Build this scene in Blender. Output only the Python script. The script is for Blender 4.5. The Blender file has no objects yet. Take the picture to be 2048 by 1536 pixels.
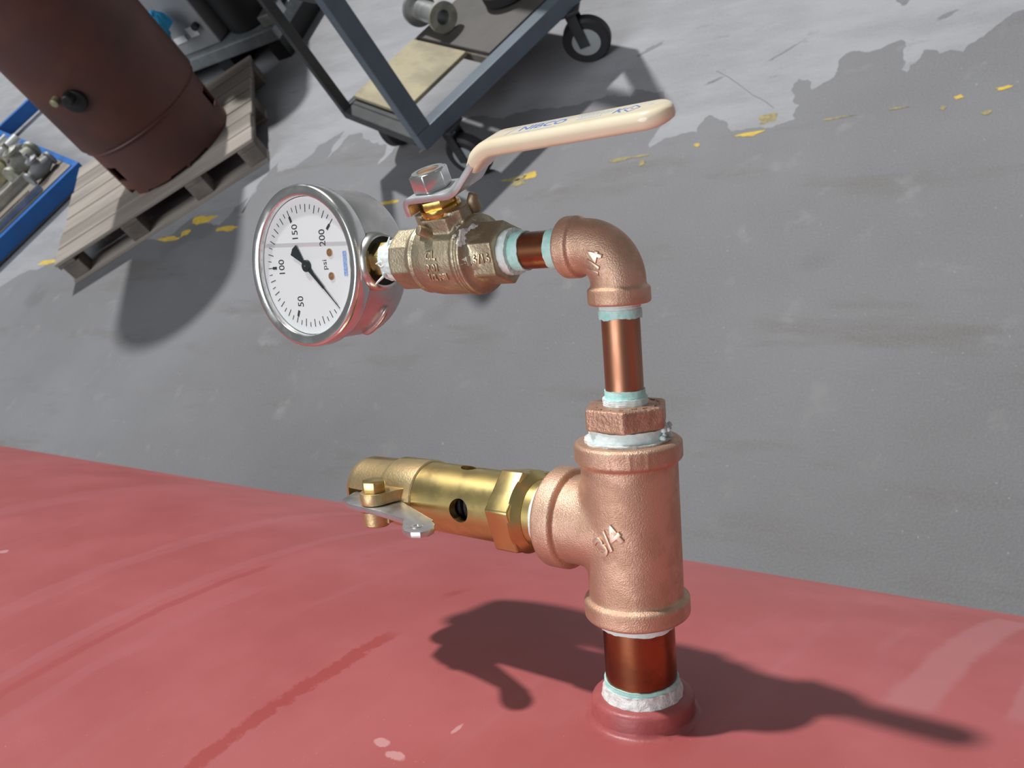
import bpy, bmesh, math, random
from mathutils import Matrix, Vector, noise
from mathutils.bvhtree import BVHTree
random.seed(7)
PI = math.pi
scene = bpy.context.scene
COL = scene.collection

# ------------------------------------------------------------------ camera
cam_data = bpy.data.cameras.new('camera')
cam_data.sensor_width = 36.0
cam_data.lens = 1899.2 / 2048 * 36.0
cam_data.clip_start = 0.01
cam_data.clip_end = 200
cam_data.dof.use_dof = True
cam_data.dof.focus_distance = 0.38
cam_data.dof.aperture_fstop = 36
cam = bpy.data.objects.new('camera', cam_data)
COL.objects.link(cam)
CR = Vector((0.80155, 0.37743, -0.46297)); CU = Vector((-0.04133, 0.80764, 0.58673)); CB = Vector((0.59650, -0.45113, 0.66307))
cam.matrix_world = Matrix(((CR.x, CU.x, CB.x, 0.1693), (CR.y, CU.y, CB.y, -0.0908), (CR.z, CU.z, CB.z, 1.9), (0, 0, 0, 1)))
scene.camera = cam

# ------------------------------------------------------------------ light
world = bpy.data.worlds.new('world'); scene.world = world
world.use_nodes = True
bg = world.node_tree.nodes['Background']
bg.inputs[0].default_value = (0.95, 0.98, 1.0, 1)
bg.inputs[1].default_value = 0.14

def sun(name, direction, energy, angle, color):
    l = bpy.data.lights.new(name, 'SUN'); l.energy = energy; l.angle = math.radians(angle); l.color = color
    o = bpy.data.objects.new(name, l); COL.objects.link(o)
    o.rotation_euler = Vector(direction).to_track_quat('-Z', 'Y').to_euler()
    o.location = Vector((0, 0, 4)) - Vector(direction) * 2
    return o
sun('key_lamp', (0.326, -0.460, -0.826), 2.6, 2.6, (1.0, 0.985, 0.96))
sun('front_fill', (0.16, 0.72, -0.67), 1.5, 40.0, (0.94, 0.97, 1.0))  # soft fill added behind the camera for camera-facing sides; its source is unseen

vs = scene.view_settings
vs.view_transform = 'Standard'; vs.look = 'None'; vs.exposure = 0.2; vs.gamma = 1.0; vs.use_curve_mapping = False

# ------------------------------------------------------------------ materials
MATS = {}
def nodes_of(name):
    m = bpy.data.materials.new(name); m.use_nodes = True
    nt = m.node_tree; b = nt.nodes['Principled BSDF']
    MATS[name] = m
    return m, nt, b
def N(nt, t, **kw):
    n = nt.nodes.new(t)
    for k, v in kw.items(): setattr(n, k, v)
    return n
def mixc(nt, fac, a, b, mode='MIX'):
    n = N(nt, 'ShaderNodeMix', data_type='RGBA', blend_type=mode)
    for idx, v in ((0, fac), (6, a), (7, b)):
        if hasattr(v, 'is_linked') or hasattr(v, 'links'): nt.links.new(v, n.inputs[idx])
        else: n.inputs[idx].default_value = v if idx == 0 else (*v, 1) if len(v) == 3 else v
    return n.outputs[2]
def math_(nt, op, a, b=0.0, clamp=False):
    n = N(nt, 'ShaderNodeMath', operation=op, use_clamp=clamp)
    for i, v in enumerate((a, b)):
        if hasattr(v, 'links'): nt.links.new(v, n.inputs[i])
        else: n.inputs[i].default_value = v
    return n.outputs[0]
def ramp(nt, fac, lo, hi):
    n = N(nt, 'ShaderNodeMapRange'); n.interpolation_type = 'SMOOTHSTEP'
    nt.links.new(fac, n.inputs[0]); n.inputs[1].default_value = lo; n.inputs[2].default_value = hi
    return n.outputs[0]
def tex(nt, scale, detail=3, rough=.55, coord='Object', mapping=None, vec=None):
    n = N(nt, 'ShaderNodeTexNoise'); n.inputs['Scale'].default_value = scale
    n.inputs['Detail'].default_value = detail; n.inputs['Roughness'].default_value = rough
    if vec is None:
        tc = N(nt, 'ShaderNodeTexCoord'); vec = tc.outputs[coord]
    if mapping:
        mp = N(nt, 'ShaderNodeMapping'); mp.inputs['Scale'].default_value = mapping
        nt.links.new(vec, mp.inputs[0]); vec = mp.outputs[0]
    nt.links.new(vec, n.inputs['Vector'])
    return n.outputs[0]
def pbr(name, c1, c2=None, metal=0.0, rough=.5, ns=1.0, nlo=.35, nhi=.65, bump=0.0, bs=1.0, bd=1.0, spec=.5, rough2=None, stretch=None, coat=0.0):
    m, nt, b = nodes_of(name)
    b.inputs['Base Color'].default_value = (*c1, 1); b.inputs['Metallic'].default_value = metal
    b.inputs['Roughness'].default_value = rough; b.inputs['Specular IOR Level'].default_value = spec
    b.inputs['Coat Weight'].default_value = coat
    if c2 is not None or rough2 is not None:
        f = ramp(nt, tex(nt, ns, 4, .6, mapping=stretch), nlo, nhi)
        if c2 is not None: nt.links.new(mixc(nt, f, c1, c2), b.inputs['Base Color'])
        if rough2 is not None:
            mr = N(nt, 'ShaderNodeMapRange'); nt.links.new(f, mr.inputs[0]); mr.inputs[3].default_value = rough; mr.inputs[4].default_value = rough2
            nt.links.new(mr.outputs[0], b.inputs['Roughness'])
    if bump:
        bn = N(nt, 'ShaderNodeBump'); bn.inputs['Strength'].default_value = bump; bn.inputs['Distance'].default_value = bd
        nt.links.new(tex(nt, bs, 3, .6), bn.inputs['Height']); nt.links.new(bn.outputs[0], b.inputs['Normal'])
    return m

# rig parts are modelled in millimetres, so noise scales there are per millimetre
pbr('bronze', (.74, .49, .36), (.60, .38, .265), .82, .42, .10, bump=.6, bs=1.9, bd=.00045, rough2=.52)
pbr('bronze_rough', (.66, .42, .31), (.48, .29, .205), .85, .45, .18, bump=.8, bs=.9, bd=.0007, rough2=.55)
pbr('copper', (.50, .25, .155), (.36, .165, .10), 1.0, .36, .06, stretch=(1, 1, .35), rough2=.44)
pbr('copper_dark', (.36, .145, .07), (.22, .085, .045), 1.0, .27, .07, rough2=.38)
pbr('brass', (.72, .57, .25), (.58, .45, .18), 1.0, .27, .07, rough2=.4)
pbr('brass_cast', (.74, .59, .33), (.60, .45, .24), 1.0, .42, .15, bump=.25, bs=.9, bd=.0005, rough2=.5)
pbr('bronze_letter_lit', (.88, .68, .54), (.76, .53, .40), .8, .36, .3)  # lighter bronze copy: light caught by the raised letters is painted in
pbr('valve_letter_lit', (.72, .63, .45), (.58, .49, .33), .9, .36, .4)  # lighter valve brass copy, painting the light caught on its cast letters
pbr('valve_brass', (.52, .455, .33), (.40, .345, .24), 1.0, .43, .12, bump=.45, bs=.9, bd=.0005, rough2=.55)
pbr('gold_brass', (.85, .55, .18), (.6, .36, .1), 1.0, .22, .3)
pbr('steel_zinc', (.78, .79, .80), (.62, .64, .66), 1.0, .33, .12, rough2=.45)
pbr('steel_chrome', (.86, .86, .85), (.74, .74, .72), 1.0, .16, .1, rough2=.28)
pbr('stainless', (.72, .71, .69), (.60, .585, .57), 1.0, .24, .05, rough2=.33)
pbr('tape_teal', (.42, .80, .74), (.60, .88, .84), 0, .55, .35, bump=.3, bs=.6, bd=.0006)
pbr('tape_white', (.84, .88, .87), (.72, .86, .84), 0, .5, .25, bump=.4, bs=.5, bd=.0006)
pbr('sealant', (.78, .79, .77), (.50, .52, .50), 0, .6, .4, .45, .75, bump=.7, bs=.5, bd=.001)
pbr('rubber_black', (.015, .016, .017), None, 0, .45)
pbr('spring_dark', (.05, .048, .05), None, .6, .35)
pbr('grip', (.88, .78, .58), (.84, .72, .50), 0, .22, .04, coat=.4)
pbr('blue_print', (.06, .16, .48), (.16, .28, .58), 0, .45, .9)
pbr('blue_pale', (.30, .45, .68), (.55, .62, .70), 0, .45, 1.2)
pbr('dial_white', (.90, .91, .92), None, 0, .5)
pbr('print_black', (.02, .03, .035), None, 0, .5)
pbr('needle_black', (.012, .02, .022), None, 0, .35)
pbr('label_blue', (.22, .38, .78), (.45, .58, .85), 0, .5, 1.2)
pbr('screw_brass', (.80, .50, .28), None, 1, .3)
def transparent_mat(name, tint, gloss, groughness):
    m = bpy.data.materials.new(name); m.use_nodes = True; nt = m.node_tree; nt.nodes.clear()
    out = N(nt, 'ShaderNodeOutputMaterial'); t = N(nt, 'ShaderNodeBsdfTransparent'); t.inputs[0].default_value = (*tint, 1)
    g = N(nt, 'ShaderNodeBsdfGlossy'); g.inputs['Roughness'].default_value = groughness
    fr = N(nt, 'ShaderNodeLayerWeight'); fr.inputs[0].default_value = .5
    fac = math_(nt, 'ADD', math_(nt, 'MULTIPLY', math_(nt, 'POWER', fr.outputs['Facing'], 4.0), .5), gloss)
    mx = N(nt, 'ShaderNodeMixShader')
    nt.links.new(fac, mx.inputs[0]); nt.links.new(t.outputs[0], mx.inputs[1]); nt.links.new(g.outputs[0], mx.inputs[2]); nt.links.new(mx.outputs[0], out.inputs[0])
    MATS[name] = m
transparent_mat('glass', (.985, .99, .99), .03, .02)
transparent_mat('glycerine', (.965, .97, .975), .06, .1)

# background materials (metres)
pbr('wood_grey', (.38, .34, .30), (.22, .195, .17), 0, .8, 6, stretch=(.12, 1, 1), bump=.3, bs=25, bd=.004)
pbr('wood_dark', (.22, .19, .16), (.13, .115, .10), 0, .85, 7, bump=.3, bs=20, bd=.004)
pbr('plywood', (.42, .37, .24), (.27, .24, .16), 0, .7, 7, stretch=(1, .4, 1))
pbr('tank_brown', (.135, .052, .038), (.095, .043, .036), .15, .55, 4, bump=.1, bs=30, bd=.002)
pbr('hole_black', (.006, .006, .006), None, 0, .8)
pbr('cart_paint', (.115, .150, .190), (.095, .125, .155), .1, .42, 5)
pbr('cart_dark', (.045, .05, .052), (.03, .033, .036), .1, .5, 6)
pbr('sheet_shaded', (.085, .078, .072), (.06, .055, .05), 0, .6, 5)  # dark base colour has the shade on the cart's sheet put into it
pbr('tyre', (.022, .023, .025), None, 0, .6)
pbr('wheel_hub', (.42, .47, .48), None, .3, .4)
pbr('blue_paint', (.010, .15, .50), (.012, .12, .42), 0, .4, 8)
pbr('galv', (.55, .57, .57), (.36, .38, .38), .7, .35, 12)
pbr('machine_grey', (.30, .31, .32), (.24, .25, .26), .1, .45, 5)
pbr('machine_black', (.012, .013, .014), None, .1, .5)
pbr('skid_grey', (.15, .17, .18), (.24, .26, .27), .2, .4, 6)
pbr('label_white', (.80, .82, .82), None, 0, .5)
pbr('rag_blue', (.05, .48, .92), (.07, .56, .95), 0, .8, 20, bump=.6, bs=60, bd=.01)
pbr('brass_old', (.42, .40, .24), (.28, .27, .18), .5, .5, 15)
pbr('cast_grey', (.42, .43, .38), (.26, .27, .22), .3, .55, 14)
pbr('pipe_chrome', (.92, .95, .95), None, .7, .22)
pbr('bar_wood', (.42, .34, .24), (.22, .18, .12), 0, .7, 8, stretch=(1, .1, 1))
pbr('yellow_paint', (.66, .47, .05), (.50, .36, .08), 0, .7, 30)
pbr('yellow_faint', (.40, .32, .10), (.22, .20, .14), 0, .75, 60)

def floor_material():
    m, nt, b = nodes_of('floor_dark')
    big = tex(nt, .9, 4, .6); mid = tex(nt, 7, 4, .6); fine = tex(nt, 160, 2, .5); st = tex(nt, 3.0, 4, .65, mapping=(.35, 1.6, 1))
    c = mixc(nt, ramp(nt, big, .35, .65), (.144, .147, .157), (.177, .182, .197))
    c = mixc(nt, ramp(nt, st, .52, .72), c, (.128, .122, .118))
    c = mixc(nt, ramp(nt, mid, .58, .75), c, (.205, .207, .215))
    sp = tex(nt, 2.2, 2, .5)
    c = mixc(nt, math_(nt, 'MULTIPLY', ramp(nt, sp, .66, .74), .45), c, (.085, .085, .088))
    c = mixc(nt, math_(nt, 'MULTIPLY', ramp(nt, fine, .3, .8), .35), c, (.24, .24, .25))
    wp = tex(nt, 95, 2, .4)
    c = mixc(nt, math_(nt, 'MULTIPLY', ramp(nt, wp, .745, .77), .5), c, (.5, .5, .5))
    nt.links.new(c, b.inputs['Base Color']); b.inputs['Roughness'].default_value = .62
    bn = N(nt, 'ShaderNodeBump'); bn.inputs['Strength'].default_value = .25; bn.inputs['Distance'].default_value = .003
    nt.links.new(fine, bn.inputs['Height']); nt.links.new(bn.outputs[0], b.inputs['Normal'])
    m, nt, b = nodes_of('floor_pale')
    st = tex(nt, 2.2, 5, .65, mapping=(.8, 2.2, 1)); mid = tex(nt, 9, 5, .65, mapping=(.6, 1.5, 1)); fine = tex(nt, 120, 2, .5)
    c = mixc(nt, ramp(nt, st, .35, .65), (.235, .24, .256), (.305, .311, .332))
    c = mixc(nt, ramp(nt, mid, .60, .74), c, (.185, .186, .195))
    c = mixc(nt, math_(nt, 'MULTIPLY', ramp(nt, fine, .3, .8), .3), c, (.35, .36, .38))
    nt.links.new(c, b.inputs['Base Color']); b.inputs['Roughness'].default_value = .6
floor_material()

def tank_material():
    # UV: u = metres along the tank, v = metres round the shell from the coupling
    m, nt, b = nodes_of('tank_red')
    uvn = N(nt, 'ShaderNodeUVMap'); uvn.uv_map = 'shell'; uv = uvn.outputs[0]
    sx = N(nt, 'ShaderNodeSeparateXYZ'); nt.links.new(uv, sx.inputs[0]); u, v = sx.outputs[0], sx.outputs[1]
    base = mixc(nt, ramp(nt, tex(nt, 9, 4, .6, vec=uv), .35, .68), (.40, .092, .092), (.465, .120, .124))
    brush = tex(nt, 30, 4, .6, vec=uv, mapping=(1.6, .16, 1))
    c = mixc(nt, math_(nt, 'MULTIPLY', ramp(nt, brush, .55, .78), .35), base, (.47, .165, .18))
    wob = tex(nt, 22, 4, .65, vec=uv)
    wob2 = tex(nt, 160, 4, .7, vec=uv)
    def band(c, u0, w, v0, v1, col, amt, wobble=.012, rag=.004, slope=0.0):
        d = math_(nt, 'SUBTRACT', u, u0)
        d = math_(nt, 'SUBTRACT', d, math_(nt, 'MULTIPLY', v, slope))
        d = math_(nt, 'ADD', d, math_(nt, 'MULTIPLY', math_(nt, 'SUBTRACT', wob, .5), wobble))
        d = math_(nt, 'ADD', d, math_(nt, 'MULTIPLY', math_(nt, 'SUBTRACT', wob2, .5), rag))
        d = math_(nt, 'ABSOLUTE', d)
        f = math_(nt, 'SUBTRACT', 1.0, ramp(nt, d, w * .55, w))
        f = math_(nt, 'MULTIPLY', f, ramp(nt, v, v0, v0 + .012)); f = math_(nt, 'MULTIPLY', f, math_(nt, 'SUBTRACT', 1.0, ramp(nt, v, v1 - .012, v1)))
        return mixc(nt, math_(nt, 'MULTIPLY', f, amt), c, col)
    c = band(c, -.137, .0050, -.012, .20, (.36, .050, .044), .7, .012, .012)
    c = band(c, -.146, .004, -.075, -.05, (.33, .042, .036), .5, .01, .012)
    c = band(c, -.287, .006, -.18, .30, (.47, .165, .18), 0.27, .010, .003)
    c = band(c, -.272, .004, -.05, .30, (.38, .055, .06), .45, .010, .003)
    c = band(c, -.248, .007, -.02, .30, (.47, .165, .18), 0.21, .012, .003)
    c = band(c, -.36, .010, -.3, .1, (.50, .19, .21), 0.17, .02, .003)
    c = band(c, -.56, .018, -.4, .1, (.47, .165, .18), 0.21, .03, .003)
    c = band(c, -.80, .03, -.4, .1, (.47, .165, .18), 0.18, .04, .003)
    c = band(c, .079, .011, -.23, -.045, (.48, .20, .21), .55, .010, .002, slope=-.05)
    c = band(c, .118, .006, -.13, -.055, (.48, .20, .21), .45, .010, .002)
    fine = tex(nt, 700, 2, .5, vec=uv)
    c = mixc(nt, math_(nt, 'MULTIPLY', ramp(nt, fine, .7, .76), .35), c, (.66, .34, .34))
    # two pale scuffs
    for (a, bb, ra, rb) in ((-.0777, .062, .0045, .0022), (-.0677, .0658, .0050, .0024), (-.0569, .042, .0012, .0045), (-.46, .02, .004, .003)):
        du = math_(nt, 'DIVIDE', math_(nt, 'SUBTRACT', u, a), ra); dv = math_(nt, 'DIVIDE', math_(nt, 'SUBTRACT', v, bb), rb)
        r = math_(nt, 'ADD', math_(nt, 'MULTIPLY', du, du), math_(nt, 'MULTIPLY', dv, dv))
        r = math_(nt, 'ADD', r, math_(nt, 'MULTIPLY', math_(nt, 'SUBTRACT', wob2, .5), 3.0))
        c = mixc(nt, math_(nt, 'MULTIPLY', math_(nt, 'SUBTRACT', 1.0, ramp(nt, r, .5, 1.1)), .6), c, (.70, .40, .40))
    nt.links.new(c, b.inputs['Base Color'])
    b.inputs['Roughness'].default_value = .46; b.inputs['Specular IOR Level'].default_value = .45
    bn = N(nt, 'ShaderNodeBump'); bn.inputs['Strength'].default_value = .06; bn.inputs['Distance'].default_value = .001
    nt.links.new(brush, bn.inputs['Height']); nt.links.new(bn.outputs[0], b.inputs['Normal'])
tank_material()
pbr('boss_red', (.41, .098, .098), (.36, .082, .082), 0, .42, .12, bump=.2, bs=.5, bd=.0006)

# ------------------------------------------------------------------ mesh helpers
class MB:
    def __init__(self): self.v = []; self.f = []
    def add(self, verts, faces, M=None):
        o = len(self.v)
        self.v += [tuple(M @ Vector(p)) if M is not None else tuple(p) for p in verts]
        self.f += [tuple(i + o for i in f) for f in faces]
        return self
    def lathe(self, prof, n=48, axis='Z', org=(0, 0, 0), M=None, phase=0.0, fn=None):
        """closed solid of revolution: prof = [(axial, radius), ...]; ends are capped"""
        vs_, fs = [], []
        k = len(prof)
        for i, (t, r) in enumerate(prof):
            for j in range(n):
                a = 2 * PI * j / n + phase
                tt, rr = (t, r) if fn is None else fn(t, r, a, i)
                c, s = rr * math.cos(a), rr * math.sin(a)
                p = {'Z': (c, s, tt), 'X': (tt, c, s), 'Y': (s, tt, c)}[axis]
                vs_.append((p[0] + org[0], p[1] + org[1], p[2] + org[2]))
        for i in range(k - 1):
            for j in range(n):
                fs.append((i * n + j, i * n + (j + 1) % n, (i + 1) * n + (j + 1) % n, (i + 1) * n + j))
        fs.append(tuple(reversed(range(n)))); fs.append(tuple((k - 1) * n + j for j in range(n)))
        return self.add(vs_, fs, M)
    def tube(self, prof, n=48, axis='Z', org=(0, 0, 0), M=None, fn=None):
        """ring solid: closed profile loop revolved (no caps)"""
        vs_, fs = [], []; k = len(prof)
        for i, (t, r) in enumerate(prof):
            for j in range(n):
                a = 2 * PI * j / n
                tt, rr = (t, r) if fn is None else fn(t, r, a, i)
                c, s = rr * math.cos(a), rr * math.sin(a)
                p = {'Z': (c, s, tt), 'X': (tt, c, s), 'Y': (s, tt, c)}[axis]
                vs_.append((p[0] + org[0], p[1] + org[1], p[2] + org[2]))
        for i in range(k):
            i2 = (i + 1) % k
            for j in range(n):
                fs.append((i * n + j, i * n + (j + 1) % n, i2 * n + (j + 1) % n, i2 * n + j))
        return self.add(vs_, fs, M)
    def prism(self, outline, z0, z1, M=None):
        n = len(outline)
        vs_ = [(x, y, z0) for x, y in outline] + [(x, y, z1) for x, y in outline]
        fs = [tuple(reversed(range(n))), tuple(range(n, 2 * n))] + [(i, (i + 1) % n, n + (i + 1) % n, n + i) for i in range(n)]
        return self.add(vs_, fs, M)
    def box(self, x0, x1, y0, y1, z0, z1, M=None):
        return self.prism([(x0, y0), (x1, y0), (x1, y1), (x0, y1)], z0, z1, M)
    def sweep(self, pts, radius, n=12, closed=False, M=None):
        """round tube along 3-D points; radius number or list"""
        P = [Vector(p) for p in pts]; k = len(P); vs_, fs = [], []
        t0 = (P[1] - P[0]).normalized(); ref = Vector((0, 0, 1)) if abs(t0.z) < .9 else Vector((1, 0, 0))
        nrm = (ref - ref.dot(t0) * t0).normalized()
        for i in range(k):
            t = (P[(i + 1) % k] - P[i - 1]).normalized() if closed or 0 < i < k - 1 else ((P[1] - P[0]) if i == 0 else (P[-1] - P[-2])).normalized()
            nrm = (nrm - nrm.dot(t) * t).normalized(); b = t.cross(nrm)
            r = radius[i] if isinstance(radius, (list, tuple)) else radius
            for j in range(n):
                a = 2 * PI * j / n
                vs_.append(tuple(P[i] + (nrm * math.cos(a) + b * math.sin(a)) * r))
        m = k if closed else k - 1
        for i in range(m):
            i2 = (i + 1) % k
            for j in range(n): fs.append((i * n + j, i * n + (j + 1) % n, i2 * n + (j + 1) % n, i2 * n + j))
        if not closed: fs.append(tuple(reversed(range(n)))); fs.append(tuple((k - 1) * n + j for j in range(n)))
        return self.add(vs_, fs, M)
    def ribbon(self, path, section, M=None):
        """sweep a closed section [(normal, side)] along a planar path [(x, w)]; out coords (x, side, w); section may be a function of arc fraction"""
        k = len(path); vs_, fs = [], []
        L = [0]
        for i in range(1, k): L.append(L[-1] + math.dist(path[i], path[i - 1]))
        for i, (x, w) in enumerate(path):
            a = path[max(i - 1, 0)]; b = path[min(i + 1, k - 1)]
            tx, tw = b[0] - a[0], b[1] - a[1]; l = math.hypot(tx, tw); tx /= l; tw /= l
            nx, nw = tw, -tx
            if nw < 0 and abs(nw) > .3: nx, nw = -nx, -nw
            elif abs(nw) <= .3 and i: 
                if nx * pn[0] + nw * pn[1] < 0: nx, nw = -nx, -nw
            pn = (nx, nw)
            sec = section(L[i], L[-1]) if callable(section) else section
            for (q, s) in sec: vs_.append((x + nx * q, s, w + nw * q))
        m = len(sec)
        for i in range(k - 1):
            for j in range(m): fs.append((i * m + j, i * m + (j + 1) % m, (i + 1) * m + (j + 1) % m, (i + 1) * m + j))
        fs.append(tuple(reversed(range(m)))); fs.append(tuple((k - 1) * m + j for j in range(m)))
        return self.add(vs_, fs, M)
    def build(self, name, mat, parent=None, org=(0, 0, 0), smooth=35, bevel=0.0, bevseg=2, weld=0.0):
        me = bpy.data.meshes.new(name)
        me.from_pydata([(x - org[0], y - org[1], z - org[2]) for x, y, z in self.v], [], self.f)
        bm = bmesh.new(); bm.from_mesh(me)
        if weld: bmesh.ops.remove_doubles(bm, verts=bm.verts, dist=weld)
        bmesh.ops.recalc_face_normals(bm, faces=bm.faces); bm.to_mesh(me); bm.free()
        o = bpy.data.objects.new(name, me); COL.objects.link(o)
        if mat: me.materials.append(MATS[mat])
        if bevel:
            md = o.modifiers.new('bevel', 'BEVEL'); md.width = bevel; md.segments = bevseg; md.limit_method = 'ANGLE'; md.angle_limit = math.radians(40)
            bake(o)
        shade(o, smooth)
        if parent: o.parent = parent
        return o

def shade(o, ang):
    me = o.data
    if not ang: return
    for p in me.polygons: p.use_smooth = True
    if ang < 180: me.set_sharp_from_angle(angle=math.radians(ang))
def bake(o):
    dg = bpy.context.evaluated_depsgraph_get(); dg.update()
    me = bpy.data.meshes.new_from_object(o.evaluated_get(dg))
    me.name = o.data.name
    old = o.data; o.modifiers.clear(); o.data = me; bpy.data.meshes.remove(old)
def voxel(o, size, iters, fac=.5):
    md = o.modifiers.new('remesh', 'REMESH'); md.mode = 'VOXEL'; md.voxel_size = size
    if iters:
        sm = o.modifiers.new('smooth', 'SMOOTH'); sm.iterations = iters; sm.factor = fac
    bake(o)
    if not o.data.materials: pass
    return o
def cut(o, cutter_mb):
    c = cutter_mb.build('cutter', None, None, smooth=0)
    md = o.modifiers.new('bool', 'BOOLEAN'); md.operation = 'DIFFERENCE'; md.object = c; md.solver = 'EXACT'; md.use_self = True; md.use_hole_tolerant = True
    bake(o); bpy.data.objects.remove(c)
def join_verts(o, mb):
    """take a baked object's mesh back into a builder"""
    mb.add([tuple(v.co) for v in o.data.vertices], [tuple(p.vertices) for p in o.data.polygons])
def bvh(o): return BVHTree.FromPolygons([v.co.copy() for v in o.data.vertices], [tuple(p.vertices) for p in o.data.polygons])
def text_geo(body, size, extrude, align='CENTER', bold=0.0):
    cu = bpy.data.curves.new('t', 'FONT'); cu.body = body; cu.size = size; cu.extrude = extrude; cu.align_x = align; cu.align_y = 'CENTER'
    cu.resolution_u = 3; cu.offset = bold
    if extrude > .2: cu.bevel_depth = extrude * .45; cu.bevel_resolution = 2
    t = bpy.data.objects.new('t', cu); COL.objects.link(t)
    dg = bpy.context.evaluated_depsgraph_get(); dg.update()
    me = t.evaluated_get(dg).to_mesh()
    vs_ = [tuple(v.co) for v in me.vertices]; fs = [tuple(p.vertices) for p in me.polygons]
    t.evaluated_get(dg).to_mesh_clear(); bpy.data.objects.remove(t); bpy.data.curves.remove(cu)
    return vs_, fs
def hexagon(r, phase=0.0, n=6): return [(r * math.cos(2 * PI * i / n + phase), r * math.sin(2 * PI * i / n + phase)) for i in range(n)]
def disc_pts(cx, cy, r, a0, a1, n): return [(cx + r * math.cos(a0 + (a1 - a0) * i / n), cy + r * math.sin(a0 + (a1 - a0) * i / n)) for i in range(n + 1)]
def fillet(pts, rad, n=6):
    out = [pts[0]]
    for i in range(1, len(pts) - 1):
        p = Vector(pts[i]); a = (Vector(pts[i - 1]) - p); b = (Vector(pts[i + 1]) - p)
        r = rad[i] if isinstance(rad, (list, tuple)) else rad
        d = min(r, a.length * .49, b.length * .49)
        A = p + a.normalized() * d; B = p + b.normalized() * d
        for k in range(n + 1):
            t = k / n; q = A * (1 - t) ** 2 + p * 2 * t * (1 - t) + B * t * t
            out.append((q.x, q.y))
    out.append(pts[-1]); return out

def tag(o, label=None, cat=None, group=None, kind=None):
    if label: o['label'] = label
    if cat: o['category'] = cat
    if group: o['group'] = group
    if kind: o['kind'] = kind
    return o
def thing(name, label, cat, matrix=None, group=None):
    o = bpy.data.objects.new(name, None); COL.objects.link(o); o.empty_display_size = .05
    if matrix is not None:
        loc, rot, sc = matrix.decompose(); o.location = loc; o.rotation_mode = 'QUATERNION'; o.rotation_quaternion = rot; o.scale = sc
    tag(o, label, cat, group)
    return o
def T3(x, y, z): return Matrix.Translation((x, y, z))
def copy_tree(o, parent=None):
    c = o.copy(); COL.objects.link(c); c.parent = parent
    for ch in list(o.children): copy_tree(ch, c)
    return c

# ------------------------------------------------------------------ frames
# RIG: millimetres; Z along the riser pipe, X along the tank towards the gauge, Y towards the near side
Bm = Matrix(((-0.99970, -0.02441, 0.0), (0.01775, -0.72699, 0.68578), (-0.01682, 0.68557, 0.72721)))
HB = 1.5762
RIG = T3(0, 0, HB) @ Bm.to_4x4() @ Matrix.Scale(.001, 4)
ZA = 161.1           # height of the upper arm above the coupling
ZT = 58.4            # height of the tee branch
ARM = RIG @ T3(0, 0, ZA) @ Matrix.Rotation(math.radians(0.9), 4, 'Y')
BETA = math.radians(21)
VALVE = ARM @ Matrix.Rotation(-BETA, 4, 'X')
RELIEF = RIG @ T3(0, 0, ZT)
GAUGE = ARM @ T3(151, 0, 0) @ Matrix.Rotation(.044, 4, 'X')

# ================================================================== SETTING
def struct(o): o['kind'] = 'structure'; return o
floor = MB().box(-22, 12, -6, 22, -.12, 0).build('floor', 'floor_dark', smooth=0); struct(floor)
patch_edge = [(-0.154, 2.748), (-0.334, 2.621), (-0.408, 2.55), (-0.449, 2.504), (-0.477, 2.466), (-0.508, 2.485), (-0.541, 2.475), (-0.588, 2.506), (-0.598, 2.462), (-0.622, 2.41), (-0.642, 2.426), (-0.648, 2.498), (-0.666, 2.574), (-0.688, 2.568), (-0.766, 2.54), (-0.824, 2.555), (-0.849, 2.524), (-0.845, 2.45), (-0.873, 2.421), (-0.907, 2.392), (-0.931, 2.446), (-0.963, 2.458), (-0.977, 2.407), (-0.955, 2.343), (-0.931, 2.326), (-0.93, 2.257), (-0.952, 2.249), (-0.975, 2.242), (-1.021, 2.231), (-1.107, 2.237), (-1.14, 2.242), (-1.165, 2.287), (-1.197, 2.305), (-1.243, 2.338), (-1.26, 2.304), (-1.263, 2.256), (-1.335, 2.251), (-1.38, 2.244), (-1.423, 2.201), (-1.434, 2.223), (-1.426, 2.276), (-1.414, 2.345), (-1.453, 2.469), (-1.467, 2.499), (-1.557, 2.526), (-1.602, 2.547), (-1.611, 2.502), (-1.721, 2.538), (-1.794, 2.525), (-1.975, 2.518), (-2.12, 2.517), (-2.272, 2.516), (-2.41, 2.526), (-2.733, 2.441), (-2.782, 2.309), (-2.806, 2.437), (-2.948, 2.492), (-3.117, 2.552), (-3.166, 2.4), (-3.174, 2.589), (-3.295, 2.513), (-3.371, 2.372), (-3.483, 2.353), (-3.534, 2.446), (-3.569, 2.297), (-3.53, 2.05), (-3.573, 2.2), (-3.631, 2.137), (-3.653, 2.024), (-3.721, 2.036), (-3.884, 2.11), (-3.99, 1.997), (-4.178, 1.97), (-4.711, 2.035), (-4.968, 1.941), (-5.094, 1.8), (-5.667, 1.443)]
def ragged(pts, levels=3, amp=.16):
    for l in range(levels):
        out = []
        for a, b in zip(pts, pts[1:]):
            d = math.dist(a, b); m = ((a[0] + b[0]) / 2, (a[1] + b[1]) / 2); k = random.uniform(-amp, amp)
            out += [a, (m[0] - (b[1] - a[1]) * k, m[1] + (b[0] - a[0]) * k)]
        pts = out + [pts[-1]]
    return pts
edge = [(9, 5.6), (4, 4.0), (1.2, 3.2)] + ragged(patch_edge) + [(-9, 1.3), (-20, 1.0), (-20, 20), (9, 20)]
o = MB().prism(edge, 0.0, .0005).build('pale_coating', 'floor_pale', floor, smooth=0)
o['label'] = 'pale worn grey coating with a ragged edge'
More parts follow.
